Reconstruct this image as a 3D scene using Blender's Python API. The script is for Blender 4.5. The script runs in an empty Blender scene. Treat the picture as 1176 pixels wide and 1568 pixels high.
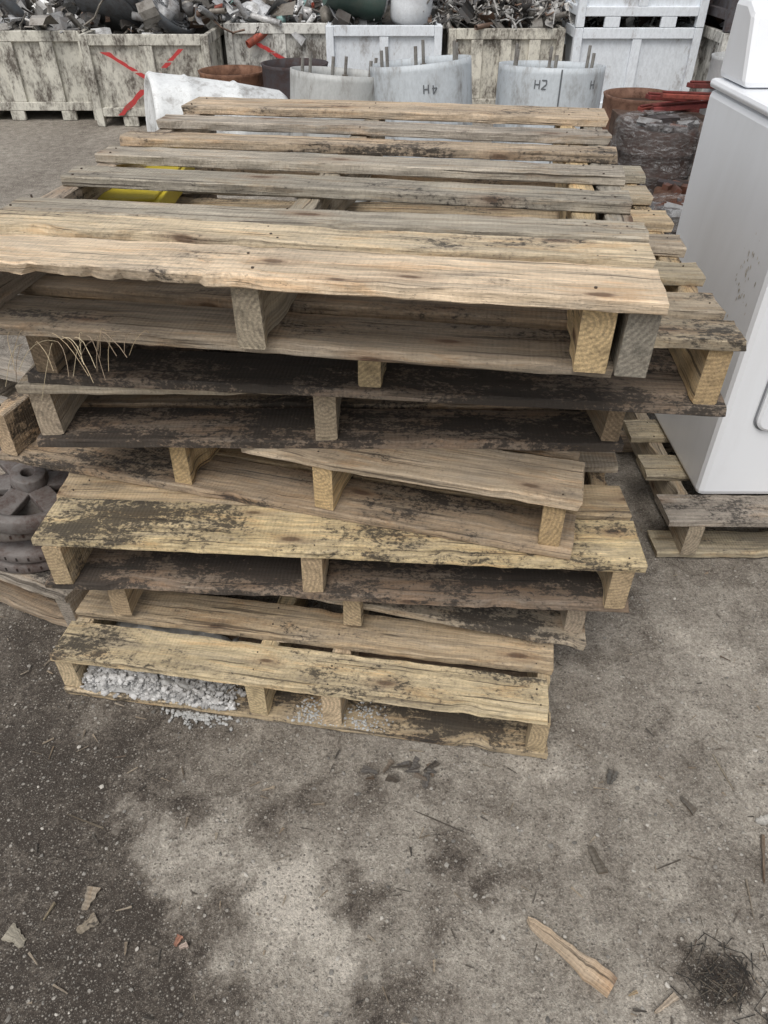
import bpy, bmesh, math, random
from mathutils import Vector, Matrix, noise
R = random.Random(11)
sc = bpy.context.scene
rad = math.radians

# ------------------------------------------------------------------ mesh builder
class MB:
    def __init__(s):
        s.v=[]; s.f=[]; s.m=[]; s.c=[]; s.uv=[]; s.sm=[]
    def add(s, vs, fs, mat=0, col=(1,1,1,0), uvs=None, smooth=False):
        o=len(s.v); s.v.extend([tuple(v) for v in vs])
        for i,f in enumerate(fs):
            s.f.append([o+k for k in f]); s.m.append(mat); s.c.append(col); s.sm.append(smooth)
            s.uv.append(uvs[i] if uvs else [(vs[k][0],vs[k][1]) for k in f])
    def build(s, name, mats, loc=(0,0,0), rot=(0,0,0), parent=None, recalc=True, bevel=0):
        me=bpy.data.meshes.new(name); me.from_pydata(s.v,[],s.f)
        me.polygons.foreach_set('material_index', s.m)
        me.polygons.foreach_set('use_smooth', s.sm)
        uvl=me.uv_layers.new(name='UVMap'); fl=[]
        for u in s.uv:
            for a in u: fl.extend(a)
        uvl.data.foreach_set('uv', fl)
        ca=me.color_attributes.new('Col','FLOAT_COLOR','CORNER'); cl=[]
        for f,c in zip(s.f,s.c):
            for _ in f: cl.extend(c)
        ca.data.foreach_set('color', cl)
        for m in mats: me.materials.append(m)
        if recalc:
            bm=bmesh.new(); bm.from_mesh(me); bmesh.ops.recalc_face_normals(bm,faces=bm.faces); bm.to_mesh(me); bm.free()
        me.update()
        ob=bpy.data.objects.new(name,me); sc.collection.objects.link(ob)
        ob.location=loc; ob.rotation_euler=rot
        if parent: ob.parent=parent
        if bevel:
            b=ob.modifiers.new('bev','BEVEL'); b.width=bevel; b.segments=2; b.limit_method='ANGLE'; b.angle_limit=rad(40)
        return ob

def empty(name, loc=(0,0,0), rot=(0,0,0)):
    e=bpy.data.objects.new(name,None); sc.collection.objects.link(e); e.location=loc; e.rotation_euler=rot; e.empty_display_size=.1
    return e

def box(mb,a,b,mat=0,col=(1,1,1,0),M=None):
    x0,y0,z0=a; x1,y1,z1=b
    vs=[Vector(p) for p in [(x0,y0,z0),(x1,y0,z0),(x1,y1,z0),(x0,y1,z0),(x0,y0,z1),(x1,y0,z1),(x1,y1,z1),(x0,y1,z1)]]
    if M: vs=[M@v for v in vs]
    mb.add(vs,[(0,3,2,1),(4,5,6,7),(0,1,5,4),(1,2,6,5),(2,3,7,6),(3,0,4,7)],mat,col)

def lathe(mb,prof,seg=32,M=None,mat=0,col=(1,1,1,0),a0=0,a1=2*math.pi,wob=0,smooth=True,wf=2):
    full=abs(a1-a0-2*math.pi)<1e-6
    n=seg if full else seg+1
    vs=[]
    for i in range(n):
        a=a0+(a1-a0)*i/seg
        for (r,z) in prof:
            k=1+wob*noise.noise(Vector((math.cos(a)*wf,math.sin(a)*wf,z*wf*2)))
            v=Vector((r*k*math.cos(a),r*k*math.sin(a),z))
            vs.append(M@v if M else v)
    m=len(prof); fs=[]
    for i in range(seg):
        j=(i+1)%n
        for k in range(m-1):
            fs.append((i*m+k,j*m+k,j*m+k+1,i*m+k+1))
    mb.add(vs,fs,mat,col,None,smooth)

def tube(mb,pts,r,n=6,mat=0,col=(1,1,1,0),cap=True):
    pts=[Vector(p) for p in pts]; vs=[]
    for i,p in enumerate(pts):
        d=(pts[min(i+1,len(pts)-1)]-pts[max(i-1,0)]).normalized()
        u=d.cross(Vector((0,0,1)))
        if u.length<.05: u=d.cross(Vector((1,0,0)))
        u.normalize(); w=d.cross(u)
        rr=r[i] if isinstance(r,(list,tuple)) else r
        for k in range(n):
            a=2*math.pi*k/n; vs.append(p+u*math.cos(a)*rr+w*math.sin(a)*rr)
    fs=[]
    for i in range(len(pts)-1):
        for k in range(n):
            fs.append((i*n+k,i*n+(k+1)%n,(i+1)*n+(k+1)%n,(i+1)*n+k))
    if cap:
        fs.append(tuple(range(n))); fs.append(tuple(range((len(pts)-1)*n,len(pts)*n)))
    mb.add(vs,fs,mat,col,None,False)

# ------------------------------------------------------------------ node helpers
def newmat(name, rough=.8, metal=0):
    m=bpy.data.materials.new(name); m.use_nodes=True; nt=m.node_tree; b=nt.nodes['Principled BSDF']
    b.inputs['Roughness'].default_value=rough; b.inputs['Metallic'].default_value=metal
    return m,nt,b
def L(nt,a,b): nt.links.new(a,b)
def mapping(nt,src,scale,loc=(0,0,0)):
    m=nt.nodes.new('ShaderNodeMapping'); m.inputs['Scale'].default_value=scale; m.inputs['Location'].default_value=loc; L(nt,src,m.inputs['Vector']); return m.outputs[0]
def noi(nt,vec,scale,detail=5,rough=.6,dist=0,dim='3D'):
    n=nt.nodes.new('ShaderNodeTexNoise'); n.noise_dimensions=dim; n.inputs['Scale'].default_value=scale; n.inputs['Detail'].default_value=detail
    n.inputs['Roughness'].default_value=rough; n.inputs['Distortion'].default_value=dist
    if vec: L(nt,vec,n.inputs['Vector'])
    return n.outputs['Fac']
def vor(nt,vec,scale,rnd=1.0):
    n=nt.nodes.new('ShaderNodeTexVoronoi'); n.voronoi_dimensions='2D'; n.inputs['Scale'].default_value=scale; n.inputs['Randomness'].default_value=rnd; L(nt,vec,n.inputs['Vector']); return n
def mr(nt,v,a,b,c=0,d=1):
    n=nt.nodes.new('ShaderNodeMapRange'); L(nt,v,n.inputs[0])
    for i,x in enumerate((a,b,c,d)): n.inputs[i+1].default_value=x
    return n.outputs[0]
def mth(nt,op,a,b=None):
    n=nt.nodes.new('ShaderNodeMath'); n.operation=op
    for i,x in enumerate((a,b)):
        if x is None: continue
        if isinstance(x,(int,float)): n.inputs[i].default_value=x
        else: L(nt,x,n.inputs[i])
    return n.outputs[0]
def mix(nt,f,a,b,mode='MIX'):
    n=nt.nodes.new('ShaderNodeMix'); n.data_type='RGBA'; n.blend_type=mode
    if isinstance(f,(int,float)): n.inputs[0].default_value=f
    else: L(nt,f,n.inputs[0])
    for i,x in ((6,a),(7,b)):
        if isinstance(x,tuple): n.inputs[i].default_value=(x+(1,))[:4]
        else: L(nt,x,n.inputs[i])
    return n.outputs[2]
def bump(nt,b,h,strength=.5,dist=.002):
    n=nt.nodes.new('ShaderNodeBump'); n.inputs['Strength'].default_value=strength; n.inputs['Distance'].default_value=dist
    L(nt,h,n.inputs['Height']); L(nt,n.outputs[0],b.inputs['Normal'])
def vcol(nt): n=nt.nodes.new('ShaderNodeVertexColor'); n.layer_name='Col'; return n
def scl(nt,v):
    n=nt.nodes.new('ShaderNodeCombineColor'); [L(nt,v,n.inputs[i]) for i in range(3)]; return n.outputs[0]

# ---- wood
def wood_mat():
    m,nt,b=newmat('pallet_wood',.85)
    uv=nt.nodes.new('ShaderNodeUVMap').outputs[0]; vc=vcol(nt)
    g=noi(nt,mapping(nt,uv,(2.2,75,1)),1.3,5,.70,.5,'2D')
    g2=noi(nt,mapping(nt,uv,(14,420,1)),1,3,.75,0,'2D')
    g3=noi(nt,mapping(nt,uv,(3.5,14,1)),1.2,5,.68,.8,'2D')
    f=mth(nt,'MULTIPLY',mr(nt,g,.32,.66,.66,1.22),mr(nt,g2,.3,.7,.82,1.13))
    f=mth(nt,'MULTIPLY',f,mr(nt,g3,.32,.66,.80,1.12))
    c=mix(nt,1.0,vc.outputs[0],scl(nt,f),'MULTIPLY')
    gw=noi(nt,mapping(nt,uv,(4,26,1),(7,3,0)),1.2,6,.74,.4,'2D')
    c=mix(nt,mr(nt,gw,.49,.67,0,.45),c,mix(nt,1.0,(.34,.305,.255),scl(nt,f),'MULTIPLY'))
    c=mix(nt,mr(nt,gw,.34,.46,.5,0),c,mix(nt,1.0,c,(.92,.72,.52),'MULTIPLY'))
    # knots
    v=vor(nt,mapping(nt,uv,(2.6,8,1)),1.0)
    kd=mth(nt,'ADD',v.outputs['Distance'],mth(nt,'MULTIPLY',mth(nt,'SUBTRACT',g3,.5),.08))
    c=mix(nt,mr(nt,kd,.07,.16,.35,0),c,(.30,.18,.10))
    c=mix(nt,mr(nt,kd,.03,.06,.8,0),c,(.10,.05,.027))
    # cracks / checks
    cr=mr(nt,noi(nt,mapping(nt,uv,(2.4,110,1)),1,3,.5,.25,'2D'),.655,.70)
    c=mix(nt,mth(nt,'MULTIPLY',cr,.66),c,(.05,.038,.028))
    # fine grime specks everywhere
    gs=noi(nt,mapping(nt,uv,(60,150,1),(2,9,0)),1.2,4,.75,0,'2D')
    c=mix(nt,mr(nt,gs,.62,.70,0,.5),c,(.11,.09,.07))
    # mould / black stains, amount from alpha
    s=noi(nt,mapping(nt,uv,(13,26,1)),1.3,7,.80,.3,'2D'); s2=noi(nt,mapping(nt,uv,(100,140,1)),1,3,.7,0,'2D')
    s3=noi(nt,mapping(nt,uv,(2.6,6,1)),1.3,2,.5,0,'2D')
    ss=mth(nt,'ADD',mth(nt,'MULTIPLY',s,.42),mth(nt,'ADD',mth(nt,'MULTIPLY',s2,.24),mth(nt,'MULTIPLY',s3,.41)))
    th=mth(nt,'ADD',ss,mth(nt,'MULTIPLY',vc.outputs[1],.32))
    c=mix(nt,mr(nt,th,.59,.69,0,.35),c,(.12,.10,.08))
    c=mix(nt,mr(nt,th,.685,.735,0,.84),c,(.030,.026,.023))
    L(nt,c,b.inputs['Base Color'])
    h=mth(nt,'ADD',mth(nt,'MULTIPLY',g,1.0),mth(nt,'MULTIPLY',g2,.8))
    saw=nt.nodes.new('ShaderNodeTexWave'); saw.inputs['Scale'].default_value=42; saw.inputs['Distortion'].default_value=3.5; L(nt,mapping(nt,uv,(1,.25,1)),saw.inputs[0])
    h=mth(nt,'ADD',h,mth(nt,'MULTIPLY',saw.outputs['Fac'],.3)); h=mth(nt,'SUBTRACT',h,mth(nt,'MULTIPLY',cr,1.4))
    bump(nt,b,h,.9,.0025)
    return m
def wood_end():
    m,nt,b=newmat('pallet_wood_end_grain',.88)
    uv=nt.nodes.new('ShaderNodeUVMap').outputs[0]; vc=vcol(nt)
    w=nt.nodes.new('ShaderNodeTexWave'); w.wave_type='RINGS'; w.rings_direction='SPHERICAL'; w.inputs['Scale'].default_value=42; w.inputs['Distortion'].default_value=2.5; w.inputs['Detail'].default_value=3; w.inputs['Detail Scale'].default_value=6
    L(nt,uv,w.inputs[0])
    n=noi(nt,uv,260,4,.75,0,'2D'); n2=noi(nt,uv,38,5,.75,0,'2D')
    f=mth(nt,'MULTIPLY',mr(nt,w.outputs['Fac'],0,1,.76,1.06),mth(nt,'MULTIPLY',mr(nt,n,.3,.7,.66,1.15),mr(nt,n2,.35,.62,.58,1.1)))
    c=mix(nt,1.0,vc.outputs[0],scl(nt,f),'MULTIPLY')
    c=mix(nt,mr(nt,n2,.53,.66,0,.55),c,(.075,.06,.047))
    L(nt,c,b.inputs['Base Color']); bump(nt,b,mth(nt,'ADD',n2,n),.8,.002)
    return m
WOOD=wood_mat(); WEND=wood_end()
NAIL,nt,b=newmat('nail_head',.6,.3); b.inputs['Base Color'].default_value=(.08,.06,.045,1)

def attr_mat(name,rough=.6,metal=0,dirt=.5,dscale=6,dcol=(.1,.07,.045),bstr=.3,lo=.5,hi=.68,zs=1):
    m,nt,b=newmat(name,rough,metal); vc=vcol(nt); tc=nt.nodes.new('ShaderNodeTexCoord').outputs['Object']
    tc=mapping(nt,tc,(1,1,zs))
    n=noi(nt,tc,dscale,7,.72,.3); n2=noi(nt,tc,dscale*9,3,.7)
    a=mth(nt,'ADD',mth(nt,'MULTIPLY',n,.7),mth(nt,'MULTIPLY',n2,.3))
    c=mix(nt,mr(nt,a,lo,hi,0,dirt),vc.outputs[0],dcol)
    c=mix(nt,1,c,scl(nt,mr(nt,n2,.3,.7,.85,1.08)),'MULTIPLY')
    L(nt,c,b.inputs['Base Color']); L(nt,mr(nt,a,.4,.7,rough*.8,min(1,rough*1.5)),b.inputs['Roughness'])
    bump(nt,b,a,bstr,.004)
    return m
BINDIRTY=attr_mat('painted_steel_rusty',.6,0,.9,8,(.06,.045,.035),.5,.455,.59,.5)
BINCLEAN=attr_mat('painted_steel_white',.5,0,.65,6,(.14,.105,.08),.3,.54,.66,.5)
RUST=attr_mat('rusty_steel',.85,.1,.8,14,(.05,.02,.012),.6,.42,.62)
GREYP=attr_mat('grey_paint_steel',.55,0,.7,8,(.14,.12,.10),.3,.50,.64,.45)
SCRAP=attr_mat('scrap_metal',.5,.2,.7,16,(.07,.05,.038),.3,.46,.62)
RUBBER=attr_mat('black_rubber',.7,0,.5,20,(.1,.09,.075),.4,.5,.7)
PAPER=attr_mat('matte_debris',.9,0,.4,30,(.10,.08,.06),.4,.5,.7)
APPL,nt,b=newmat('white_enamel',.3); vc=vcol(nt); tc=nt.nodes.new('ShaderNodeTexCoord').outputs['Object']
n=noi(nt,mapping(nt,tc,(1,1,.35)),5,6,.65,.4)
c=mix(nt,mr(nt,n,.45,.75,0,.18),vc.outputs[0],(.45,.44,.42))
L(nt,c,b.inputs['Base Color'])

# ------------------------------------------------------------------ board
def board(mb,p0,ax,wd,up,Ln,W,T,col,stain,splint=None,warp=.0025,rough=.0016,cup=0,step=.012):
    p0,ax,wd,up=Vector(p0),Vector(ax),Vector(wd),Vector(up)
    sd=R.uniform(0,900); n=max(4,int(Ln/step)); c=.0022
    cs=[(c,0),(W-c,0),(W,c),(W,T-c),(W-c,T),(W*.66,T),(W*.33,T),(c,T),(0,T-c),(0,c)]
    m=len(cs); per=[0]
    for k in range(m):
        a=cs[k]; b2=cs[(k+1)%m]; per.append(per[-1]+math.hypot(a[0]-b2[0],a[1]-b2[1]))
    uo,vo=R.uniform(0,50),R.uniform(0,50); vs=[]
    for i in range(n+1):
        t=Ln*i/n
        oz=warp*noise.noise(Vector((t*1.7,sd,0))); ow=.005*noise.noise(Vector((t*2.2,sd,9)))
        for k,(w,z) in enumerate(cs):
            jw=rough*noise.noise(Vector((t*26,sd+k*1.7,3)))*1.9
            jz=rough*.6*noise.noise(Vector((t*18,sd+k*1.7,7)))
            chip=max(0,noise.noise(Vector((t*10,sd+(5 if w<W/2 else 11),1)))-.24)*.026
            ww=w+jw+ow
            if w<=c*1.01 : ww+=chip*(1.3 if z>T*.5 else .6)
            elif w>=W-c*1.01: ww-=chip
            if splint and w<=c*1.01: ww+=splint(t)*(1.0 if z<T*.5 else .5)
            la=t
            if i in(0,n): la+= .006*noise.noise(Vector((w*70,z*60,sd+i)))
            zz=z+jz+oz+cup*((w/W-.5)**2)*4
            vs.append(p0+ax*la+wd*ww+up*zz)
    fs=[];uvs=[]
    for i in range(n):
        for k in range(m):
            k2=(k+1)%m; fs.append((i*m+k,i*m+k2,(i+1)*m+k2,(i+1)*m+k))
            a=uo+Ln*i/n; a2=uo+Ln*(i+1)/n
            uvs.append([(a,vo+per[k]),(a,vo+per[k+1]),(a2,vo+per[k+1]),(a2,vo+per[k])])
    mb.add(vs,fs,0,(col[0],col[1],col[2],stain),uvs)
    cx,cy=R.uniform(-.09,.09),R.uniform(-.14,-.02)
    for i in (0,n):
        mb.add([vs[i*m+k] for k in range(m)],[tuple(range(m))],1,(col[0]*1.05,col[1]*1.03,col[2]*1.0,stain),[[(w+cx,z+cy) for (w,z) in cs]])

TAN=(.57,.44,.28); YEL=(.73,.585,.375); GRY=(.38,.335,.275); GTN=(.47,.39,.285); BRN=(.34,.255,.175); DRK=(.25,.185,.135)
def jc(c,a=.06):
    k=1+R.uniform(-a,a); return (c[0]*k,c[1]*k*(1+R.uniform(-.02,.02)),c[2]*k*(1+R.uniform(-.05,.05)))
PH=.133; TB=.018
def pallet(name,fr,ang,z,W,top,bot,strs,strcol,slen=None,s0=0,tilt=(0,0),extra=None,skewr=.008):
    mb=MB()
    X=Vector((1,0,0)); Y=Vector((0,1,0)); Z=Vector((0,0,1))
    hS=PH-2*TB-.001
    slen=slen or max(t[1] for t in top)-.004
    for i,l in enumerate(strs):
        l,th=(l if isinstance(l,tuple) else (l,.038))
        c=strcol[i%len(strcol)]
        board(mb,(-l-th/2,s0+.004+R.uniform(0,.008),TB+.0005),Y,X,Z,slen-s0,th,hS,jc(c),R.uniform(.1,.3),warp=.001,rough=.0022)
    def deck(lst,z0,nails):
        for t in lst:
            a,b2,col,st=t[:4]; kw=t[4] if len(t)>4 else {}
            dl=kw.get('dl',R.uniform(-.010,.010)); dr=kw.get('dr',R.uniform(-.010,.010)); sk=kw.get('sk',R.uniform(-skewr,skewr))
            Lb=W+dl-dr
            ax=Vector((-Lb,sk,0)).normalized()
            wd=Vector((ax.y,-ax.x,0))
            board(mb,(-dr,a,z0),ax,wd,Z,Lb,b2-a,kw.get('T',TB),jc(col),st,splint=kw.get('sp'),warp=kw.get('warp',.003),cup=R.uniform(-.001,.0015))
            if nails:
                for l in strs:
                    l=l[0] if isinstance(l,tuple) else l
                    for q in (.22,.5,.78):
                        if R.random()<(.75 if q==.5 else .35): continue
                        nx=-l+R.uniform(-.014,.014); ny=a+(b2-a)*(q+R.uniform(-.12,.12)); r=R.uniform(.0012,.0022)
                        vs=[(nx+r*math.cos(k*math.pi/4),ny+r*math.sin(k*math.pi/4),z0+TB+.0014) for k in range(8)]+[(nx+r*math.cos(k*math.pi/4),ny+r*math.sin(k*math.pi/4),z0+TB-.004) for k in range(8)]
                        mb.add(vs,[tuple(range(8))]+[(k,(k+1)%8,8+(k+1)%8,8+k) for k in range(8)],2)
    deck(bot,0,False); deck(top,PH-TB,True)
    if extra: extra(mb)
    return mb.build(name,[WOOD,WEND,NAIL],(fr[0],fr[1],z),(rad(tilt[0]),rad(tilt[1]),-rad(ang)))

def topstd(c,st,D=1.2,n=7,w=.1):
    r=[]
    for i in range(n):
        a=(D-w)*i/(n-1); r.append((a,a+w*R.uniform(.85,1),jc(c,.22),st))
    return r

# P1 bottom
pallet('wooden_pallet',(.3145,.822),9.3,0.002,1.012,
  [(0,.098,YEL,.34),(.122,.215,TAN,.2)]+[(a,a+.1,GTN,.1) for a in (.27,.42,.58,.74,.90,1.1)],
  [(.004,.1,TAN,.45)]+[(.13,.22,BRN,.3),(.55,.65,BRN,.3),(1.08,1.18,BRN,.3)],[.022,.425,.578,.99],[TAN,YEL,YEL,YEL])
# P2
def loose(mb):
    a=Vector((.0,-.025,.006)); b2=Vector((-.99,.085,.098))
    ax=(b2-a).normalized(); wd=Vector((0,1,0)); wd=(wd-ax*wd.dot(ax)).normalized(); up=wd.cross(ax)*1
    if up.z<0: up=-up
    board(mb,a,ax,wd,up,(b2-a).length,.085,.017,GTN,.5)
pallet('wooden_pallet',(.405,1.01),3.2,.1345,.985,
  [(.05,.14,BRN,.3),(.16,.25,BRN,.2)]+topstd(GTN,.2,1.15,6)[1:],[(.35,.45,BRN,.3),(.9,1.0,BRN,.3)],[.02,.47,.955],[GTN,TAN,TAN],slen=1.14,extra=loose)
# P3
pallet('wooden_pallet',(.4657,.958),3.4,.267,1.125,
  [(0,.128,(.73,.575,.35),.42),(.14,.24,TAN,.2)]+[(a,a+.1,GTN,.2) for a in (.3,.46,.62,.8,1.0)],
  [(.01,.12,(.29,.21,.145),.55),(.135,.24,BRN,.3),(.55,.65,BRN,.3),(.97,1.08,BRN,.3)],[.035,.6,1.09],[TAN,TAN,TAN])
# P4 skewed
pallet('wooden_pallet',(.326,.973),15.2,.400,1.18,
  [(0,.125,(.54,.43,.295),.15,dict(dl=-.56)),(.15,.26,BRN,.2)]+[(a,a+.1,GTN,.2) for a in (.32,.5,.68,.86,1.02)],
  [(.0,.115,(.44,.335,.22),.36),(.118,.25,(.52,.385,.235),.2),(.5,.6,BRN,.2),(1.0,1.1,BRN,.2)],[.035,.457,.753,1.15],[(.58,.43,.24),(.70,.51,.28),(.68,.50,.28),TAN])
# P5
pallet('wooden_pallet',(.437,1.118),1.2,.533,1.08,
  [(0.0,.1,GTN,.25),(.12,.22,BRN,.3)]+[(a,a+.1,GRY,.2) for a in (.3,.45,.6,.76,.92)],
  [(.004,.12,BRN,.58),(.135,.24,BRN,.4),(.5,.6,BRN,.3),(.9,1.0,BRN,.3)],[.03,.545,1.05],[BRN,GTN,GTN],slen=1.02)
# P6
pallet('wooden_pallet',(.545,1.024),5.6,.666,1.175,
  [(0,.075,GTN,.25),(.105,.185,GTN,.25),(.26,.34,GTN,.2),(.40,.48,GTN,.15),(.55,.64,TAN,.2),(.72,.82,GTN,.1),(.90,1.0,GRY,.1)],
  [(.002,.115,(.29,.22,.155),.62),(.13,.23,DRK,.5),(.5,.6,BRN,.4),(.88,1.0,BRN,.4)],[.03,.57,1.13],[(.56,.41,.24),TAN,BRN],slen=1.0)
# P7 top
def splint(t):
    if t<.60: return 0
    k=(t-.60)/.40
    saw=(t*7.0+.2*noise.noise(Vector((t*9,0,0))))%1.0
    return .003+.024*k*(.2+saw)+.014*abs(noise.noise(Vector((t*70,1.3,0))))
pallet('wooden_pallet',(.348,.861),8.65,.799,1.016,
  [(0,.114,(.80,.645,.43),.08,dict(sp=splint,dl=.0,dr=0,sk=0)),(.134,.207,(.69,.555,.38),.2,dict(dl=.01)),(.228,.30,(.46,.405,.325),.12),(.395,.472,(.40,.36,.30),.16,dict(dl=-.01)),(.56,.630,(.46,.40,.315),.14),(.715,.780,(.52,.405,.275),.27,dict(dl=.012)),(.865,.930,(.41,.36,.295),.2),(1.045,1.17,(.62,.495,.345),.17)],
  [(.045,.155,(.31,.25,.185),.28,dict(dl=.03,dr=.04,warp=.007)),(.185,.29,BRN,.15),(.55,.65,BRN,.2),(.95,1.05,BRN,.2)],[(.076,.044),(.545,.040),(.995,.038),(.022,.042)],[(.66,.49,.27),(.40,.345,.25),GTN,(.31,.28,.23)],s0=.012,skewr=.016)

# appliance pallet and left pallet
pallet('wooden_pallet',(1.75,1.40),0,.002,1.05,
  [(0,.11,GRY,.2),(.19,.29,GTN,.2),(.37,.47,GTN,.2),(.56,.66,GRY,.2),(.75,.85,BRN,.2),(.95,1.05,BRN,.2)],
  [(0.01,.1,GTN,.2),(.5,.6,BRN,.3),(.95,1.05,BRN,.3)],[.02,.52,.97],[GTN,GTN,GTN])
pallet('wooden_pallet',(-.70,1.14),24,.002,1.0,
  [(0,.09,GRY,.3),(.11,.2,GRY,.3),(.3,.4,GRY,.2),(.5,.6,GRY,.2),(.7,.8,GRY,.2)],
  [(0.01,.1,BRN,.2),(.5,.6,BRN,.3),(.7,.8,BRN,.3)],[.02,.5,.98],[GRY,GRY,GRY])

YM=attr_mat('yellow_plastic',.5,0,.3,12,(.2,.16,.03),.1)
mb=MB(); box(mb,(-.555,1.46,.834),(-.43,1.80,.872),0,(.62,.50,.04,1)); box(mb,(-.547,1.47,.872),(-.438,1.79,.878),0,(.55,.44,.04,1))
mb.build('yellow_plastic_block',[YM],bevel=.006)

# ------------------------------------------------------------------ ground
def axis(lo,hi,dlo,dhi,fine):
    v=[];x=dlo
    while x<=dhi: v.append(x); x+=fine
    st=fine;x=dhi
    while x<hi: st*=1.22; x+=st; v.append(x)
    st=fine;x=dlo;u=[]
    while x>lo: st*=1.22; x-=st; u.append(x)
    return u[::-1]+v
xs=axis(-300,300,-1.0,1.3,.008); ys=axis(-40,400,.25,1.3,.008)
patches=[(-.41,.66,.045,.46),(-.345,.60,.045,.40),(-.17,.575,.055,.52),(-.09,.495,.045,.48),(-.14,.53,.03,.3),(-.2,.50,.025,.28),(-.48,.72,.028,.4),(-.07,.42,.045,.28),(-.3,.70,.03,.22),(-.24,.64,.03,.2),(.02,.66,.05,.14),(-.33,.66,.025,.25),(.25,.55,.04,.12),(.2,.66,.04,.12),(-.12,.64,.035,.18),
 (-.62,.6,.2,-.6),(-.52,.42,.17,-.6),(-.42,.36,.12,-.4),(-.85,.85,.25,-.6),(-.55,.80,.12,-.3),(-.3,.47,.05,-.45),(-.4,.53,.045,-.4),(-.26,.55,.022,-.45),(-.23,.60,.018,-.4),(-.02,.555,.03,-.65),(.12,.645,.035,-.6),(.17,.58,.02,-.55),(-.06,.60,.025,-.4),(-.28,.40,.06,-.45),(.53,.45,.035,-1.3),(.49,.40,.03,-.6),(0.0,.41,.045,-.5),(.08,.53,.03,-.35),(-.22,.70,.03,-.35),(-.4,.60,.02,-.35),(-.36,.73,.03,-.3),
 (-.12,.74,.05,-.25),(-.02,.79,.03,-.45),(.10,.77,.03,-.4),(.2,.76,.04,-.25),(.6,.9,.3,.12),(.3,.6,.2,.10),(-.75,1.2,.25,-.4),(-2.2,4.6,1.2,.1)]
nx=len(xs); vs=[];cols=[]
for y in ys:
    for x in xs:
        d=math.hypot(x,y)
        z=0
        if d<3:
            z=.0035*noise.noise(Vector((x*6,y*6,0)))+.0016*noise.noise(Vector((x*25,y*25,4)))+.0010*noise.noise(Vector((x*60,y*60,2)))
        z-=.0025
        if d<6:
            wx=.04*noise.noise(Vector((x*12,y*12,8)))+.03*noise.noise(Vector((x*32,y*32,8)))+.014*noise.noise(Vector((x*80,y*80,8))); wy=.04*noise.noise(Vector((x*12,y*12,18)))+.03*noise.noise(Vector((x*32,y*32,28)))+.014*noise.noise(Vector((x*80,y*80,38)))
        else: wx=wy=0
        px,py=x+wx,y+wy
        k=.50+.20*noise.noise(Vector((x*3,y*3,5)))+.20*noise.noise(Vector((x*9,y*9,15)))
        for (a,b2,r,s) in patches:
            q=((px-a)**2+(py-b2)**2)/(r*r)
            if q<6: k+=s*.8*math.exp(-q*q*q*.3) if s>0 else s*.6*math.exp(-q*q*.5 if r<.1 else -q*.9)
        vs.append((x,y,z)); cols.append(max(0,min(1.1,k)))
me=bpy.data.meshes.new('ground')
fs=[(j*nx+i,j*nx+i+1,(j+1)*nx+i+1,(j+1)*nx+i) for j in range(len(ys)-1) for i in range(nx-1)]
me.from_pydata(vs,[],fs); ca=me.color_attributes.new('Col','FLOAT_COLOR','POINT'); fl=[]
for k in cols: fl.extend((k,k,k,1))
ca.data.foreach_set('color',fl); me.polygons.foreach_set('use_smooth',[True]*len(fs))
GM,nt,b=newmat('dirty_concrete_ground',.92)
vc=vcol(nt); ge=nt.nodes.new('ShaderNodeNewGeometry').outputs['Position']
sep=nt.nodes.new('ShaderNodeSeparateColor'); L(nt,vc.outputs[0],sep.inputs[0])
n1=noi(nt,ge,16,7,.8,.3,'2D'); n2=noi(nt,ge,120,4,.8,0,'2D'); n3=noi(nt,ge,1.1,5,.65,0,'2D')
k=mth(nt,'ADD',sep.outputs[0],mth(nt,'MULTIPLY',mth(nt,'SUBTRACT',n1,.5),1.15))
k=mth(nt,'ADD',k,mth(nt,'MULTIPLY',mth(nt,'SUBTRACT',n2,.5),.9))
k=mth(nt,'ADD',k,mth(nt,'MULTIPLY',mth(nt,'SUBTRACT',n3,.5),.3))
cr=nt.nodes.new('ShaderNodeValToRGB'); L(nt,k,cr.inputs[0]); e=cr.color_ramp.elements
e[0].position=.05; e[0].color=(.060,.048,.038,1); e[1].position=1; e[1].color=(.56,.51,.44,1)
for p,c in ((.3,(.152,.129,.105,1)),(.5,(.255,.226,.189,1)),(.75,(.39,.352,.299,1))):
    q=e.new(p); q.color=c
c=cr.outputs[0]
def speck(c,scale,thr,col,amt,ch=0,rr=(.22,.36)):
    v=vor(nt,ge,scale); hs=nt.nodes.new('ShaderNodeSeparateColor'); L(nt,v.outputs['Color'],hs.inputs[0])
    s=mth(nt,'MULTIPLY',mr(nt,v.outputs['Distance'],rr[0],rr[1],1,0),mr(nt,hs.outputs[ch],thr,thr+.03))
    return mix(nt,mth(nt,'MULTIPLY',s,amt),c,col),s,hs
c,s1,h1=speck(c,170,.82,(.48,.44,.38),.7)
c,s2,h2=speck(c,130,.88,(.075,.063,.052),.65,1)
c,s3,h3=speck(c,65,.93,(.52,.485,.43),.8,2,(.14,.24))
c,s4,h4=speck(c,360,.6,(.42,.385,.33),.4)
c=mix(nt,1,c,scl(nt,mr(nt,h4.outputs[1],0,1,.80,1.2)),'MULTIPLY')
L(nt,c,b.inputs['Base Color'])
h=mth(nt,'ADD',mth(nt,'MULTIPLY',n2,1.6),mth(nt,'ADD',mth(nt,'MULTIPLY',n1,.8),mth(nt,'ADD',s1,s3)))
bump(nt,b,h,.9,.004)
me.materials.append(GM); g=bpy.data.objects.new('ground',me); sc.collection.objects.link(g)

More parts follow.
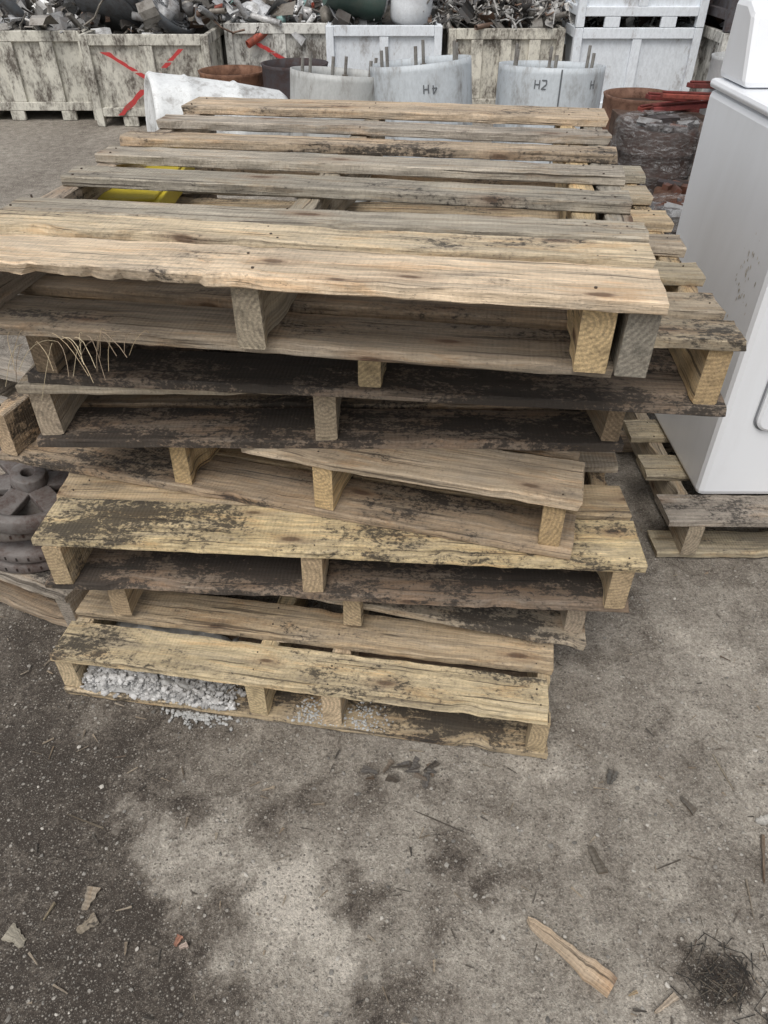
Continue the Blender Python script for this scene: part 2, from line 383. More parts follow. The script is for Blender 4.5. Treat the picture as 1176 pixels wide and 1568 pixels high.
# gravel + crumbs
bm=bmesh.new(); bmesh.ops.create_icosphere(bm,subdivisions=1,radius=1); ICOV=[v.co.copy() for v in bm.verts]; ICOF=[tuple(v.index for v in f.verts) for f in bm.faces]; bm.free()
def stone(mb,p,r,col,flat=.6):
    sx,sy,sz=R.uniform(.7,1.3),R.uniform(.7,1.3),flat*R.uniform(.7,1.2); o=R.uniform(0,100); a=R.uniform(0,6.28)
    vs=[]
    for v in ICOV:
        k=1+.6*noise.noise(v*1.5+Vector((o,0,0)))
        x,y=v.x*sx*k*r,v.y*sy*k*r
        vs.append((p[0]+x*math.cos(a)-y*math.sin(a),p[1]+x*math.sin(a)+y*math.cos(a),p[2]+v.z*sz*k*r))
    mb.add(vs,ICOF,0,col)
mb=MB()
for i in range(5500):
    y=.3+R.random()**1.3*2.6; x=R.uniform(-.55,.75)*(y+.7)
    r=.0008+.0038*R.random()**4; t=R.random()
    g0=R.uniform(.13,.38) if t<.8 else R.uniform(.42,.58)
    stone(mb,(x,y,r*.1-.001),r,(g0,g0*.94,g0*.84,1),.5)
mb.build('gravel',[PAPER])
mb=MB()
def P1(l,s,z):
    a=rad(9.3); return (.3145-l*math.cos(a)+s*math.sin(a),.822+l*math.sin(a)+s*math.cos(a),z)
nl,ns=60,24; hv=[]
for i in range(nl+1):
    for j in range(ns+1):
        l=.655+(.965-.655)*i/nl; s=.004+.18*j/ns
        e_=min(1,(l-.655)/.05)*min(1,(s)/.02)
        zz=.017+e_*(.045*math.exp(-((l-.86)/.1)**2)+.012+.022*noise.noise(Vector((l*30,s*30,1)))+.012*noise.noise(Vector((l*80,s*80,1))))
        hv.append(P1(l,s,max(.012,zz)))
mb.add(hv,[(i*(ns+1)+j,i*(ns+1)+j+1,(i+1)*(ns+1)+j+1,(i+1)*(ns+1)+j) for i in range(nl) for j in range(ns)],0,(.44,.435,.42,1),None,True)
for i in range(5200):
    l=R.choice([R.gauss(.88,.06),R.gauss(.78,.05),R.uniform(.64,.97),R.gauss(.8,.08)])
    if not .62<l<.965: continue
    s=abs(R.gauss(.0,.07)); hh=.05*math.exp(-((l-.86)/.11)**2)+.016
    z=.018+hh*R.random()*math.exp(-(s/.2)**2)
    r=.0014+.0075*R.random()**3; g0=R.choice([R.uniform(.30,.45),R.uniform(.45,.64)]); stone(mb,P1(l,s+.002,z),r,(g0,g0*.985,g0*.96,1),.8)
for i in range(300):
    l=R.choice([R.gauss(.47,.02),R.gauss(.37,.025)]); g0=R.uniform(.35,.55)
    stone(mb,P1(l,abs(R.gauss(.02,.03)),.021),R.uniform(.001,.0035),(g0,g0,g0*.97,1),.8)
for i in range(220):
    l=R.gauss(.71,.035); g0=R.uniform(.3,.5); stone(mb,P1(l,-abs(R.gauss(0,.013)),.001),R.uniform(.0012,.0045),(g0,g0,g0*.97,1),.8)
mb.build('plaster_rubble',[PAPER])

# wood chips and litter
mb=MB()
def chip(x,y,ln,w,a,col,T=.006,st=.1,z=.0005,tp=.5):
    ax=Vector((math.cos(a),math.sin(a),0)); wd=Vector((-math.sin(a),math.cos(a),0))
    n=12; vs=[];sd=R.uniform(0,99)
    for i in range(n+1):
        t=i/n; ww=w*(tp+(1-tp)*t)*(1+.35*noise.noise(Vector((t*6,sd,0)))+.25*noise.noise(Vector((t*19,sd,0))))
        if i==0: ww*=.3
        for (q,zz) in ((-.5,0),(.5,0),(.5,T*(.6+.4*t)),(-.5,T*(.6+.4*t))):
            e_=(.12*w*noise.noise(Vector((q*7,sd,5))) if i in (0,n) else 0)
            vs.append(Vector((x,y,z+zz))+ax*((t-.5)*ln+e_*3)+wd*(q*ww+.12*w*noise.noise(Vector((t*5,sd,q)))))
    fs=[];uv=[]
    for i in range(n):
        for k in range(4):
            k2=(k+1)%4; fs.append((i*4+k,i*4+k2,(i+1)*4+k2,(i+1)*4+k)); uv.append([(i*ln/n+sd,k*.02),(i*ln/n+sd,k*.02+.02),((i+1)*ln/n+sd,k*.02+.02),((i+1)*ln/n+sd,k*.02)])
    fs+= [(0,1,2,3),(n*4,n*4+1,n*4+2,n*4+3)]; uv+=[[(sd,0),(sd,.01),(sd+.01,.01),(sd+.01,0)]]*2
    mb.add(vs,fs,0,(col[0],col[1],col[2],st),uv)
chip(.295,.478,.155,.034,rad(-42),(.56,.43,.30),.009,.08)
chip(.375,.628,.050,.018,rad(-75),(.13,.11,.085)); chip(.43,.405,.045,.009,rad(30),(.58,.46,.34)); chip(.385,.42,.015,.005,rad(20),TAN)
chip(.44,.79,.032,.022,rad(60),(.10,.095,.085),.004); chip(.57,.73,.035,.016,rad(-60),(.14,.125,.105))
chip(-.50,.56,.038,.022,rad(80),(.28,.235,.18),.003); chip(-.49,.52,.034,.024,rad(40),(.34,.28,.2),.003); chip(-.60,.50,.04,.026,rad(150),(.32,.29,.23),.003)
chip(-.335,.495,.016,.011,rad(70),(.42,.2,.13)); chip(-.325,.487,.013,.009,rad(20),(.64,.5,.42)); chip(-.56,.54,.03,.004,rad(70),(.4,.33,.22))
chip(.67,.63,.09,.006,rad(70),(.26,.21,.16)); chip(.66,.80,.08,.003,rad(100),(.42,.36,.27),.002); chip(.70,.70,.03,.02,rad(10),(.45,.43,.39))
chip(.10,.70,.10,.0025,rad(-25),(.14,.12,.1),.002); chip(.62,.56,.07,.003,rad(80),(.3,.25,.19),.002); chip(.50,.62,.05,.002,rad(20),(.12,.1,.08),.002); chip(-.55,.70,.08,.003,rad(-20),(.3,.25,.18),.002)
for i in range(16):
    chip(R.gauss(.04,.045),R.uniform(.775,.82),R.uniform(.012,.035),R.uniform(.006,.016),R.uniform(0,3),R.choice([(.17,.12,.08),(.15,.115,.085),(.09,.075,.06),(.13,.12,.11)]),.0015,.1,z=.001+R.random()*.006)
for i in range(420):
    y=R.uniform(.36,2.2); x=R.uniform(-.5,.65)*(y+.7)
    chip(x,y,R.uniform(.006,.03),R.uniform(.001,.005),R.uniform(0,3.1),R.choice([(.32,.26,.19),(.42,.34,.25),(.14,.12,.10),(.08,.07,.06),(.5,.42,.32)]),.0013,.1)
for i in range(130):
    chip(R.gauss(.53,.028),R.gauss(.445,.028),R.uniform(.008,.04),.0013,R.uniform(0,3.1),R.choice([(.03,.027,.024),(.03,.027,.024),(.2,.17,.13)]),.0013,.1,z=.002)
mb.build('wood_debris',[WOOD])

# straw hanging on the upper left
mb=MB()
for i in range(24):
    p=Vector((R.gauss(-.45,.05),.985+R.uniform(-.02,.03),.823)); d=Vector((R.uniform(-.8,.9),R.uniform(-.5,.0),R.uniform(-.3,.6)))*R.uniform(.015,.055)
    pts=[p]; v=d/4
    for k in range(6): pts.append(pts[-1]+v); v=v+Vector((R.uniform(-.002,.002),-.001,-.0032))
    tube(mb,pts,.0005,3,0,R.choice([(.58,.49,.33,1),(.42,.33,.21,1),(.3,.23,.16,1)]))
mb.build('straw',[PAPER])

# ------------------------------------------------------------------ appliance
ap=empty('clothes_dryer',(.80,1.50,.137))
W_,D_,H_=.69,.57,.83
wh=(.82,.84,.87,1)
mb=MB(); box(mb,(0,0,0),(W_,D_,H_),0,wh); mb.build('cabinet',[APPL],parent=ap,bevel=.016)
mb=MB(); box(mb,(-.004,-.012,H_+.001),(W_+.004,D_,H_+.022),0,wh); mb.build('top_panel',[APPL],parent=ap,bevel=.009)
mb=MB()
pr=[(D_-.17,H_+.023),(D_-.12,H_+.165),(D_-.08,H_+.185),(D_-.0,H_+.185),(D_,H_+.023)]
vs=[(x,y,z) for x in (.012,W_-.012) for (y,z) in pr]; n=5
mb.add(vs,[tuple(range(5)),tuple(range(9,4,-1))]+[(k,(k+1)%5,5+(k+1)%5,5+k) for k in range(5)],0,wh); mb.build('control_console',[APPL],parent=ap,bevel=.014)
mb=MB()
for i,x in enumerate((.12,.3,.48,.6)):
    Mx=Matrix.Translation((x,D_-.148,H_+.09))@Matrix.Rotation(rad(67),4,'X')
    lathe(mb,[(0,.03),(.018,.03),(.022,.026),(.026,0)],20,Mx,0,(.5,.52,.55,1))
mb.build('knobs',[APPL],parent=ap)
def rrect(x0,z0,x1,z1,r,n=6):
    o=[]
    for cx,cz,a in ((x1-r,z1-r,0),(x0+r,z1-r,90),(x0+r,z0+r,180),(x1-r,z0+r,270)):
        for i in range(n+1):
            t=rad(a+90*i/n); o.append((cx+r*math.cos(t),cz+r*math.sin(t)))
    return o
mb=MB(); o=rrect(.075,.20,.615,.72,.035); i2=rrect(.080,.205,.610,.715,.031); m=len(o)
GDK=(.20,.21,.23,1)
vs=[(x,-.002,z) for x,z in o]+[(x,-.002,z) for x,z in i2]
mb.add(vs,[(k,(k+1)%m,m+(k+1)%m,m+k) for k in range(m)],0,GDK)
i3=rrect(.086,.211,.604,.709,.026)
vs=[(x,-.0005,z) for x,z in i2]+[(x,-.010,z) for x,z in i2]+[(x,-.014,z) for x,z in i3]
mb.add(vs,[(k,(k+1)%m,m+(k+1)%m,m+k) for k in range(m)]+[(m+k,m+(k+1)%m,2*m+(k+1)%m,2*m+k) for k in range(m)]+[tuple(range(2*m,3*m))],0,wh)
mb.build('door',[APPL],parent=ap,recalc=True)
mb=MB(); box(mb,(.48,-.034,.42),(.56,-.013,.46),0,wh); mb.build('door_handle',[APPL],parent=ap,bevel=.006)
mb=MB()
for i in range(46):
    y=R.gauss(.10,.02); z=R.gauss(.53,.045); r=R.uniform(.0006,.0026)
    if not .03<y<.5: continue
    pts=[(-.0010,y+r*R.uniform(.4,1.6)*math.cos(k),z+2*r*R.uniform(.4,1.6)*math.sin(k)) for k in [j*math.pi/5 for j in range(10)]]
    mb.add(pts,[tuple(range(10))],0,R.choice([(.55,.50,.42,1),(.42,.38,.32,1),(.62,.58,.52,1)]))
mb.build('rust_scuffs',[APPL],parent=ap,recalc=False)
mb=MB()
for x,y in ((.05,.05),(W_-.05,.05),(.05,D_-.05),(W_-.05,D_-.05)): box(mb,(x-.02,y-.02,-.003),(x+.02,y+.02,.001),0,(.03,.03,.03,1))
mb.build('feet',[RUBBER],parent=ap)

# ------------------------------------------------------------------ bins
def bin_(x0,y0,w,d,h,z0,mat,col,name='steel_scrap_bin',ribs=3,redx=False,rib_w=.07,rot=0):
    e=empty(name,(x0,y0,z0),(0,0,rot)); mb=MB(); t=.035; leg=.07
    inner=(col[0]*.93,col[1]*.93,col[2]*.93,1)
    box(mb,(t,t,leg+.0),(w-t,t+.008,h-.03),0,inner); box(mb,(t,d-t-.008,leg),(w-t,d-t,h-.03),0,inner)
    box(mb,(t,t+.01,leg),(t+.008,d-t-.01,h-.03),0,inner); box(mb,(w-t-.008,t+.01,leg),(w-t,d-t-.01,h-.03),0,inner)
    box(mb,(t+.01,t+.01,leg+.01),(w-t-.01,d-t-.01,leg+.02),0,inner)
    for x in (0,w-.06):
        for y in (0,d-.06): box(mb,(x,y,0),(x+.06,y+.06,h-.002),0,col)
    for y,yy in ((.004,.04),(d-.04,d-.004)):
        box(mb,(.061,y,h-.07),(w-.061,yy,h),0,col); box(mb,(.061,y,leg),(w-.061,yy,leg+.06),0,col)
        for i in range(ribs):
            cx=w*(i+1)/(ribs+1); box(mb,(cx-rib_w/2,y+.004,leg+.061),(cx+rib_w/2,yy-.003,h-.071),0,col)
        box(mb,(w*.22,y+.002,0),(w*.34,yy-.002,leg-.001),0,col); box(mb,(w*.66,y+.002,0),(w*.78,yy-.002,leg-.001),0,col)
    for x,xx in ((.004,.04),(w-.04,w-.004)):
        box(mb,(x,.061,h-.07),(xx,d-.061,h),0,col); box(mb,(x,.061,leg),(xx,d-.061,leg+.06),0,col)
        for i in range(ribs):
            cy=d*(i+1)/(ribs+1); box(mb,(x+.003,cy-rib_w/2,leg+.061),(xx-.003,cy+rib_w/2,h-.071),0,col)
    s=Vector((x0*3.7,y0*2.3,z0)); mb.v=[(v[0]+s.x,v[1]+s.y,v[2]+s.z) for v in mb.v]
    mb.build('bin_frame',[mat],loc=(-s.x,-s.y,-s.z),parent=e,bevel=.006)
    if redx:
        mb=MB(); c=(.50,.045,.045,1)
        def stroke(a,b2):
            n=40; pr_=None
            for i in range(n+1):
                p=[a[k]+(b2[k]-a[k])*i/n for k in (0,1)]
                ww=.026*(1+.6*noise.noise(Vector((i*.25,a[0]*9,0)))); cur=((p[0]-ww,-.003,p[1]),(p[0]+ww,-.003,p[1]+.01*noise.noise(Vector((i*.6,3,0)))))
                if pr_ and noise.noise(Vector((i*.4,a[1]*20,7)))<.42: mb.add([pr_[0],pr_[1],cur[1],cur[0]],[(0,1,2,3)],0,c)
                pr_=cur
        for s in redx: stroke(*s)
        mb.build('red_paint_cross',[BINCLEAN],parent=e,recalc=False)
    return e
DW=(.66,.64,.56,1); CW=(.76,.80,.84,1); MW=(.72,.71,.66,1)
H=.61
bin_(-4.15,6.6,.92,1.0,H,0,BINDIRTY,DW)
bin_(-3.2,6.62,.93,1.0,H,0,BINDIRTY,DW,ribs=2,rib_w=.1)
bin_(-2.24,6.4,.95,1.0,H+.0,0,BINDIRTY,DW,ribs=1,rib_w=.1,redx=[((.17,.50),(.80,.12)),((.74,.52),(.2,.08))])
bin_(-1.26,6.9,.86,1.0,H+.02,0,BINDIRTY,MW,ribs=1,rib_w=.1,redx=[((.25,.5),(.62,.3)),((.3,.33),(.34,.3))])
bin_(-.45,6.75,.90,1.0,H+.02,0,BINCLEAN,CW,ribs=1)
bin_(.50,6.75,.90,1.0,H+.0,0,BINDIRTY,(.68,.65,.56,1),ribs=3,rib_w=.09)
bin_(1.44,6.6,.96,1.0,H+.02,0,BINCLEAN,CW,ribs=1); bin_(1.44,6.6,.96,1.0,H+.02,H+.022,BINCLEAN,CW,ribs=1)
bin_(2.45,6.3,.96,1.0,H+.02,0,BINDIRTY,MW,ribs=1); bin_(2.45,6.3,.96,1.0,H,H+.022,RUST,(.10,.10,.11,1),ribs=1)
bin_(3.5,6.3,.96,1.0,H,0,BINCLEAN,CW,ribs=2)
for x in (-4.2,-3.2,-2.2,-1.2,-.2,.8,1.8,2.8,3.9):
    bin_(x+R.uniform(-.05,.05),7.95+R.uniform(-.05,.15),.95,1.0,H+R.uniform(-.02,.05),0,R.choice([BINDIRTY,BINDIRTY,BINCLEAN]),R.choice([DW,MW,(.4,.4,.38,1)]),ribs=2)

# scrap
def scrapfield(name,x0,x1,y0,y1,zf,n,pal,smin=.05,smax=.3,wire=.3):
    mb=MB()
    for i in range(n):
        x,y=R.uniform(x0,x1),R.uniform(y0,y1); z=zf(x,y)+R.uniform(-.05,.06); p=Vector((x,y,z)); s=smin+(smax-smin)*R.random()**2
        c=R.choice(pal); k=R.uniform(.7,1.25); col=(min(1,c[0]*k),min(1,c[1]*k),min(1,c[2]*k),1)
        M=Matrix.Translation(p)@Matrix.Rotation(R.uniform(0,6.28),4,'Z')@Matrix.Rotation(R.gauss(0,.6),4,'X')@Matrix.Rotation(R.gauss(0,.5),4,'Y')
        t=R.random()
        if t<wire:
            q=Vector((0,0,0)); d=Vector((1,0,0)); pts=[]
            for j in range(6):
                pts.append(M@q); q=q+d*s/3; d=(d+Vector((R.gauss(0,.5),R.gauss(0,.5),R.gauss(0,.4)))).normalized()
            tube(mb,pts,R.uniform(.003,.009),4,0,col)
        elif t<wire+.25:
            w=s*R.uniform(.3,.9); n2=4; vs=[];bend=R.uniform(-2,2)/s
            for j in range(n2+1):
                a=s*j/n2; ang=a*bend
                xx=math.sin(ang)/bend if abs(bend)>.1 else a; zz=(1-math.cos(ang))/bend if abs(bend)>.1 else 0
                for q in (-.5,.5): vs.append(M@Vector((xx,q*w*(1+R.uniform(-.2,.2)),zz)))
            mb.add(vs,[(2*j,2*j+1,2*j+3,2*j+2) for j in range(n2)],0,col)
        elif t<wire+.45:
            r=s*R.uniform(.05,.13); lathe(mb,[(r,0),(r,s),(r*.8,s),(r*.8,0),(r,0)],10,M@Matrix.Rotation(rad(90),4,'X'),0,col)
        elif t<wire+.52:
            r=s*.3; lathe(mb,[(0,0),(r*.6,0),(r,s*.5),(r*.93,s*.5),(r*.5,.01)],12,M,0,col)
        else:
            w=s*R.uniform(.1,.35); hh=w*R.uniform(.1,.6); box(mb,(-s/2,-w/2,-hh/2),(s/2,w/2,hh/2),0,col,M)
            if R.random()<.4: box(mb,(-s/2,w/2+.001,-hh/2),(s/2,w/2+hh*.3,w),0,col,M)
    return mb.build(name,[SCRAP],recalc=False)
def zf(x,y): return .62+.17*noise.noise(Vector((x*1.1,y*.9,3)))+(.08 if y>7.2 else 0)+max(0,min(.5,(y-9)*.09))
nx_=70;ny_=50;bm_v=[]
for j in range(ny_+1):
    for i in range(nx_+1):
        x=-5+10.2*i/nx_; y=6.95+9*j/ny_; bm_v.append((x,y,zf(x,y)-.10+.06*noise.noise(Vector((x*5,y*5,0)))))
bm_f=[(j*(nx_+1)+i,j*(nx_+1)+i+1,(j+1)*(nx_+1)+i+1,(j+1)*(nx_+1)+i) for j in range(ny_) for i in range(nx_)]
bm_v2=[v if v[1]>7.02 else (v[0],v[1],.3) for v in bm_v]
mb=MB(); mb.add(bm_v2,bm_f,0,(.07,.065,.055,1)); mb.build('scrap_heap_base',[SCRAP],recalc=False)
LG=[(.55,.56,.57),(.72,.73,.73),(.38,.38,.38),(.12,.11,.1),(.22,.2,.17),(.82,.82,.81)]
DKp=[(.12,.12,.12),(.22,.21,.19),(.34,.32,.29),(.05,.05,.05),(.5,.49,.47),(.16,.10,.07)]
scrapfield('scrap_metal_pile',-4.6,-1.35,6.65,9.6,zf,2200,LG+DKp,.04,.32,.15)
scrapfield('scrap_metal_pile',-1.3,.0,6.95,9.6,zf,2200,LG+LG+[(.25,.42,.4),(.35,.08,.05)],.04,.28,.12)
scrapfield('scrap_metal_pile',0.3,2.4,6.8,9.8,zf,3800,DKp+[(.55,.55,.53)],.035,.2,.5)
scrapfield('scrap_metal_pile',2.4,4.8,6.5,9.8,zf,600,DKp,.06,.35,.3)
scrapfield('scrap_metal_pile',-5,5,9.6,15,zf,1500,DKp+LG,.1,.6,.2)

def grille(x,y,z,r,rx,ry,name='fan_grille'):
    e=empty(name,(x,y,z),(rad(rx),rad(ry),R.uniform(0,3))); c=(.10,.11,.12,1)
    mb=MB(); lathe(mb,[(r*.93,0),(r,.0),(r*1.02,.03),(r,.07),(r*.94,.07),(r*.93,0)],40,None,0,c)
    for q in (.8,.68,.56,.44,.32): lathe(mb,[(r*q,.05),(r*(q+.025),.06),(r*q,.07),(r*q,.05)],32,None,0,(.2,.21,.22,1))
    for k in range(16):
        a=k*math.pi/8; tube(mb,[(r*.2*math.cos(a),r*.2*math.sin(a),.06),(r*.95*math.cos(a),r*.95*math.sin(a),.05)],.009,5,0,(.16,.17,.18,1))
    mb.build('ring_and_spokes',[SCRAP],parent=e)
    mb=MB(); lathe(mb,[(0,.085),(r*.2,.085),(r*.26,.06),(r*.26,.03),(0,.03)],24,None,0,(.35,.36,.37,1)); lathe(mb,[(0,-.02),(r*.9,-.02),(r*.92,.01)],32,None,0,(.16,.17,.18,1)); mb.build('hub',[SCRAP],parent=e)
grille(-2.95,6.95,.76,.27,52,-8); grille(-2.12,6.85,.72,.27,42,14); grille(-1.70,6.88,.72,.25,46,-10); grille(-2.5,7.9,.88,.33,40,25); grille(-1.35,7.5,.84,.26,60,10)

GP=attr_mat('green_plastic',.45,0,.4,9,(.1,.09,.07),.1)
def barrel(name,loc,rot,r,h,col,mat):
    mb=MB(); pf=[(0,.0),(r*.9,0),(r*.96,.02),(r,.1*h),(r*1.03,.3*h),(r*1.0,.32*h),(r*1.04,.5*h),(r*1.0,.68*h),(r*1.03,.7*h),(r*.97,.93*h),(r*.9,h),(r*.94,h*1.0+.01),(r*.88,h+.01)]
    pf+= [(r*.86,h*.93),(0,h*.93)]
    lathe(mb,pf,36,None,0,col); return mb.build(name,[mat],loc,[rad(a) for a in rot])
barrel('plastic_barrel',(-.02,7.05,.74),(30,-72,-15),.13,.44,(.045,.075,.062,1),GP)
barrel('plastic_jug',(.20,7.05,.62),(8,8,0),.16,.46,(.66,.68,.70,1),attr_mat('white_plastic',.4,0,.4,8,(.3,.28,.25),.1))

# ------------------------------------------------------------------ grey bolt bases
def bolt_ring(x,y,r,h,tilt,col,glyph=None,mat=GREYP,studs=6,seam=False,name='anchor_bolt_base'):
    e=empty(name,(x,y,0),(rad(tilt[0]),rad(tilt[1]),0))
    mb=MB(); lathe(mb,[(r*.98,0.01),(r,.04),(r,h-.03),(r*1.0,h),(r*.96,h),(r*.95,h-.03),(r*.95,.02),(r*.98,.01)],56,None,0,col,wob=.012)
    lathe(mb,[(r*.945,h-.05),(r*.3,h-.055),(r*.28,h-.09)],40,None,0,(col[0]*.3,col[1]*.29,col[2]*.27,1))
    mb.build('shell',[mat],parent=e)
    mb=MB()
    for k in range(studs):
        a=k*2*math.pi/studs+.4; rr=r*.8; px,py=rr*math.cos(a),rr*math.sin(a)
        tube(mb,[(px,py,h-.06),(px+.004,py,h+R.uniform(.05,.09))],.009,8,0,(.25,.24,.22,1)); tube(mb,[(px,py,h-.055),(px,py,h-.03)],.019,6,0,(.2,.18,.15,1))
    mb.build('studs',[SCRAP],parent=e)
    mb=MB(); ink=(.12,.13,.14,1)
    def seg(a,b2,wd=.006):
        R2=r*1.014; n=4
        for i in range(n):
            p=(a[0]+(b2[0]-a[0])*i/n,a[1]+(b2[1]-a[1])*i/n); q=(a[0]+(b2[0]-a[0])*(i+1)/n,a[1]+(b2[1]-a[1])*(i+1)/n)
            dx,dz=q[0]-p[0],q[1]-p[1]; l=math.hypot(dx,dz) or 1; ox,oz=-dz/l*wd/2,dx/l*wd/2
            pt=[]
            for (u,v) in ((p[0]-ox,p[1]-oz),(p[0]+ox,p[1]+oz),(q[0]+ox,q[1]+oz),(q[0]-ox,q[1]-oz)):
                th=-math.pi/2+u/r; pt.append((R2*math.cos(th),R2*math.sin(th),v))
            mb.add(pt,[(0,1,2,3)],0,ink)
    G={'H':[((0,0),(0,1)),((.6,0),(.6,1)),((0,.5),(.6,.5))],'2':[((0,1),(.6,1)),((.6,1),(.6,.55)),((.6,.55),(0,0)),((0,0),(.6,0))],'4':[((.5,0),(.5,1)),((.5,1),(0,.35)),((0,.35),(.65,.35))]}
    for (g,u,v,s,fl) in glyph or []:
        for a,b2 in G[g]:
            k=-1 if fl else 1
            seg((u+a[0]*s*k,v+a[1]*s*k),(u+b2[0]*s*k,v+b2[1]*s*k))
    if seam: seg((0,.05),(0,h-.005),.008)
    if mb.f: mb.build('lettering',[PAPER],parent=e,recalc=False)
GC=(.52,.56,.59,1)
bolt_ring(-.29,4.62,.265,.63,(-4,4),(.46,.47,.46,1))
bolt_ring(.25,4.55,.275,.69,(-4,-5),GC,[('H',.03,.60,.04,True),('4',.075,.595,.04,True)])
bolt_ring(.90,4.60,.285,.665,(-4,1),GC,[('H',-.13,.57,.04,False),('2',-.095,.57,.04,False),('H',.18,.57,.04,False)],seam=True)

# white lying drum
mb=MB(); r=.25
lathe(mb,[(0,-.012),(r*.5,-.008),(r*.84,.012),(r*.88,.0),(r*.98,0),(r*1.02,.015),(r*.99,.05),(r*.96,.2),(r*.99,.22),(r*.95,.24),(r*.9,.5),(r*.93,.52),(r*.88,.54),(r*.8,.80),(r*.7,.84),(0,.85)],48,None,0,(.78,.80,.80,1),wob=.07)
mb.build('plastic_drum',[attr_mat('scuffed_white_plastic',.45,0,.7,5,(.18,.16,.14),.3,.5,.62)],(-1.42,5.0,.32),(rad(0),rad(96),rad(22)))
def drum(name,x,y,r,h,col,mat,ins=(.05,.03,.02,1)):
    mb=MB(); lathe(mb,[(r*.99,0),(r,h*.3),(r*1.02,h*.33),(r,h*.36),(r,h*.62),(r*1.02,h*.65),(r,h*.68),(r,h-.02),(r*1.03,h),(r*.95,h),(r*.95,h-.06)],40,None,0,col,wob=.015)
    lathe(mb,[(0,h-.08),(r*.95,h-.06)],40,None,0,ins); return mb.build(name,[mat],(x,y,0))
drum('steel_drum',-1.06,5.95,.23,.45,(.24,.12,.07,1),RUST)
drum('steel_drum',-.60,5.75,.22,.52,(.06,.055,.06,1),RUST)
drum('steel_drum',2.2,5.3,.17,.62,(.45,.46,.46,1),GREYP)
drum('steel_drum',2.6,5.5,.2,.60,(.4,.4,.4,1),GREYP)
drum('steel_drum',1.72,5.6,.24,.36,(.22,.12,.08,1),RUST)

# dark bundles wrapped in stretch film
FILM=bpy.data.materials.new('stretch_film'); FILM.use_nodes=True; nt=FILM.node_tree; b=nt.nodes['Principled BSDF']
b.inputs['Base Color'].default_value=(.62,.62,.62,1); b.inputs['Roughness'].default_value=.22
tc=nt.nodes.new('ShaderNodeTexCoord').outputs['Object']; n=noi(nt,mapping(nt,tc,(7,7,26)),1.5,5,.75,1.6); L(nt,mr(nt,n,.46,.72,.04,.62),b.inputs['Alpha']); bump(nt,b,n,1,.03)
def bundle(x,y,r,h,wcol,wrapped=True):
    e=empty('wrapped_drum_bundle',(x,y,0)); mb=MB()
    lathe(mb,[(0,h*.96),(r*.6,h*.97),(r*.62,h),(r*.9,h),(r*.97,h*.93),(r*.98,h*.68),(r*1.0,h*.66),(r*.97,h*.63),(r*.98,h*.34),(r*1.0,h*.32),(r*.97,h*.29),(r*.96,.02),(r*.9,0)],48,None,0,wcol,wob=.03)
    mb.build('drum_body',[RUST],parent=e)
    mb=MB()
    for k in range(14):
        a=R.uniform(0,6.28); rr=r*R.uniform(.2,.8); s=R.uniform(.03,.08); M=Matrix.Translation((rr*math.cos(a),rr*math.sin(a),h+.01))@Matrix.Rotation(R.uniform(0,3),4,'Z')@Matrix.Rotation(R.gauss(0,.4),4,'X')
        box(mb,(-s,-s*.3,-.02),(s,s*.3,.015),0,R.choice([(.05,.04,.04,1),(.14,.06,.04,1),(.3,.3,.3,1),(.1,.09,.09,1)]),M)
    mb.build('loose_parts',[SCRAP],parent=e)
    if wrapped:
        mb=MB(); prf=[(r*(1.06+.03*math.sin(i*1.9)),.01+(h+.02)*i/12) for i in range(13)]+[(r*.85,h+.045),(r*.5,h+.035)]
        lathe(mb,prf,90,None,0,wob=.14,wf=5); mb.build('film_wrap',[FILM],parent=e)
bundle(1.60,4.75,.235,.34,(.05,.035,.03,1)); bundle(1.98,4.5,.17,.42,(.30,.30,.31,1)); bundle(1.62,4.1,.19,.17,(.12,.06,.035,1),False); bundle(1.45,3.8,.17,.15,(.05,.045,.04,1),True)
mb=MB()
for i in range(6):
    M=Matrix.Translation((1.85+R.uniform(-.12,.25),5.2+R.uniform(-.2,.2),.30+.032*i))@Matrix.Rotation(R.uniform(-.7,.7),4,'Z')@Matrix.Rotation(R.uniform(-.1,.1),4,'Y')
    box(mb,(-.18,-.03,0),(.18,.03,.026),0,R.choice([(.26,.05,.045,1),(.20,.045,.04,1),(.32,.07,.05,1)]),M); box(mb,(-.18,-.012,.027),(.18,.012,.038),0,(.20,.04,.035,1),M)
box(mb,(1.5,5.0,0),(2.3,5.45,.3),0,(.12,.08,.06,1))
mb.build('red_steel_beams',[RUST],bevel=.004)

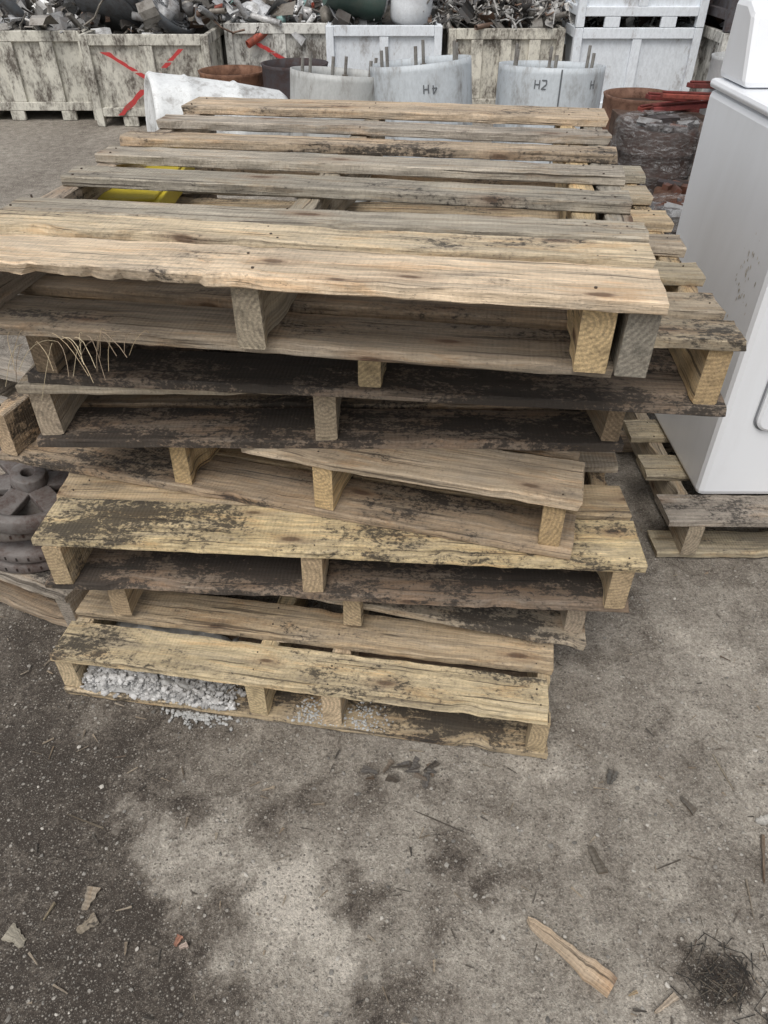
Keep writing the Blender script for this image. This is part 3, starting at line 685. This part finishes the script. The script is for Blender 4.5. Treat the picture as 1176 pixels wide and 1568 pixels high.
# rotors left
def rotor(x,y,z,r,rx,ry,col,name='brake_rotor'):
    mb=MB()
    lathe(mb,[(r*.42,0),(r*.98,0),(r,.004),(r,.022),(r*.98,.026),(r*.55,.026),(r*.52,.03),(r*.50,.055),(r*.47,.06),(r*.22,.06),(r*.2,.056),(r*.2,.03)],48,None,0,col)
    for k in range(5):
        a=k*2*math.pi/5; M=Matrix.Translation((r*.34*math.cos(a),r*.34*math.sin(a),.0605)); lathe(mb,[(0,.001),(.007,.001),(.007,-.01)],12,M,0,(.01,.01,.01,1))
    for k in range(36):
        a=k*math.pi/18; M=Matrix.Rotation(a,4,'Z'); box(mb,(r*.995,-.002,.009),(r*1.005,.002,.018),0,(.02,.018,.016,1),M)
    return mb.build(name,[RUST],(x,y,z),(rad(rx),rad(ry),R.uniform(0,3)))
def wheel(x,y,z,r,rx,ry,col):
    e=empty('cast_iron_wheel',(x,y,z),(rad(rx),rad(ry),.3)); mb=MB()
    lathe(mb,[(r*.8,0),(r,0),(r*1.02,.02),(r,.035),(r*.9,.04),(r*.8,.03),(r*.8,0)],48,None,0,col); lathe(mb,[(r*.1,.0),(r*.28,.0),(r*.26,.05),(r*.1,.05),(r*.1,0)],32,None,0,col)
    for k in range(6):
        M=Matrix.Rotation(k*math.pi/3,4,'Z'); box(mb,(r*.25,-.024,.008),(r*.82,.024,.026),0,col,M)
    mb.build('rim_hub_spokes',[RUST],parent=e,bevel=.003)
wheel(-.80,1.34,.285,.145,8,6,(.19,.175,.165,1))
rotor(-.82,1.35,.225,.15,5,4,(.17,.155,.14,1)); rotor(-.81,1.35,.18,.145,3,2,(.19,.17,.16,1)); rotor(-.82,1.36,.138,.15,0,0,(.17,.15,.14,1))
rotor(-1.25,1.6,.138,.15,0,0,(.14,.12,.11,1))

# ------------------------------------------------------------------ light / world / camera
w=bpy.data.worlds.new('World'); sc.world=w; w.use_nodes=True; nt=w.node_tree
sky=nt.nodes.new('ShaderNodeTexSky'); sky.sky_type='NISHITA'; sky.sun_disc=False; sky.sun_elevation=rad(58); sky.sun_rotation=rad(200); sky.air_density=1; sky.dust_density=3; sky.ozone_density=1
hsv=nt.nodes.new('ShaderNodeHueSaturation'); hsv.inputs['Saturation'].default_value=.22
L(nt,sky.outputs[0],hsv.inputs['Color']); L(nt,hsv.outputs[0],nt.nodes['Background'].inputs[0]); nt.nodes['Background'].inputs[1].default_value=.15
sl=bpy.data.lights.new('sun','SUN'); sl.energy=1.5; sl.angle=rad(32); sl.color=(1,.955,.895); so=bpy.data.objects.new('sun',sl); sc.collection.objects.link(so)
az=rad(200); el=rad(58)
d=Vector((math.sin(az)*math.cos(el),math.cos(az)*math.cos(el),math.sin(el)))
so.rotation_euler=d.to_track_quat('Z','Y').to_euler(); so.location=(0,-3,6)
cd=bpy.data.cameras.new('camera'); cd.lens=26; cd.sensor_width=36; cd.clip_start=.02; cd.clip_end=1000
co=bpy.data.objects.new('camera',cd); sc.collection.objects.link(co); co.location=(0,0,1.30); co.rotation_euler=(rad(51),0,0); sc.camera=co
sc.view_settings.view_transform='Standard'; sc.view_settings.look='None'; sc.view_settings.exposure=0
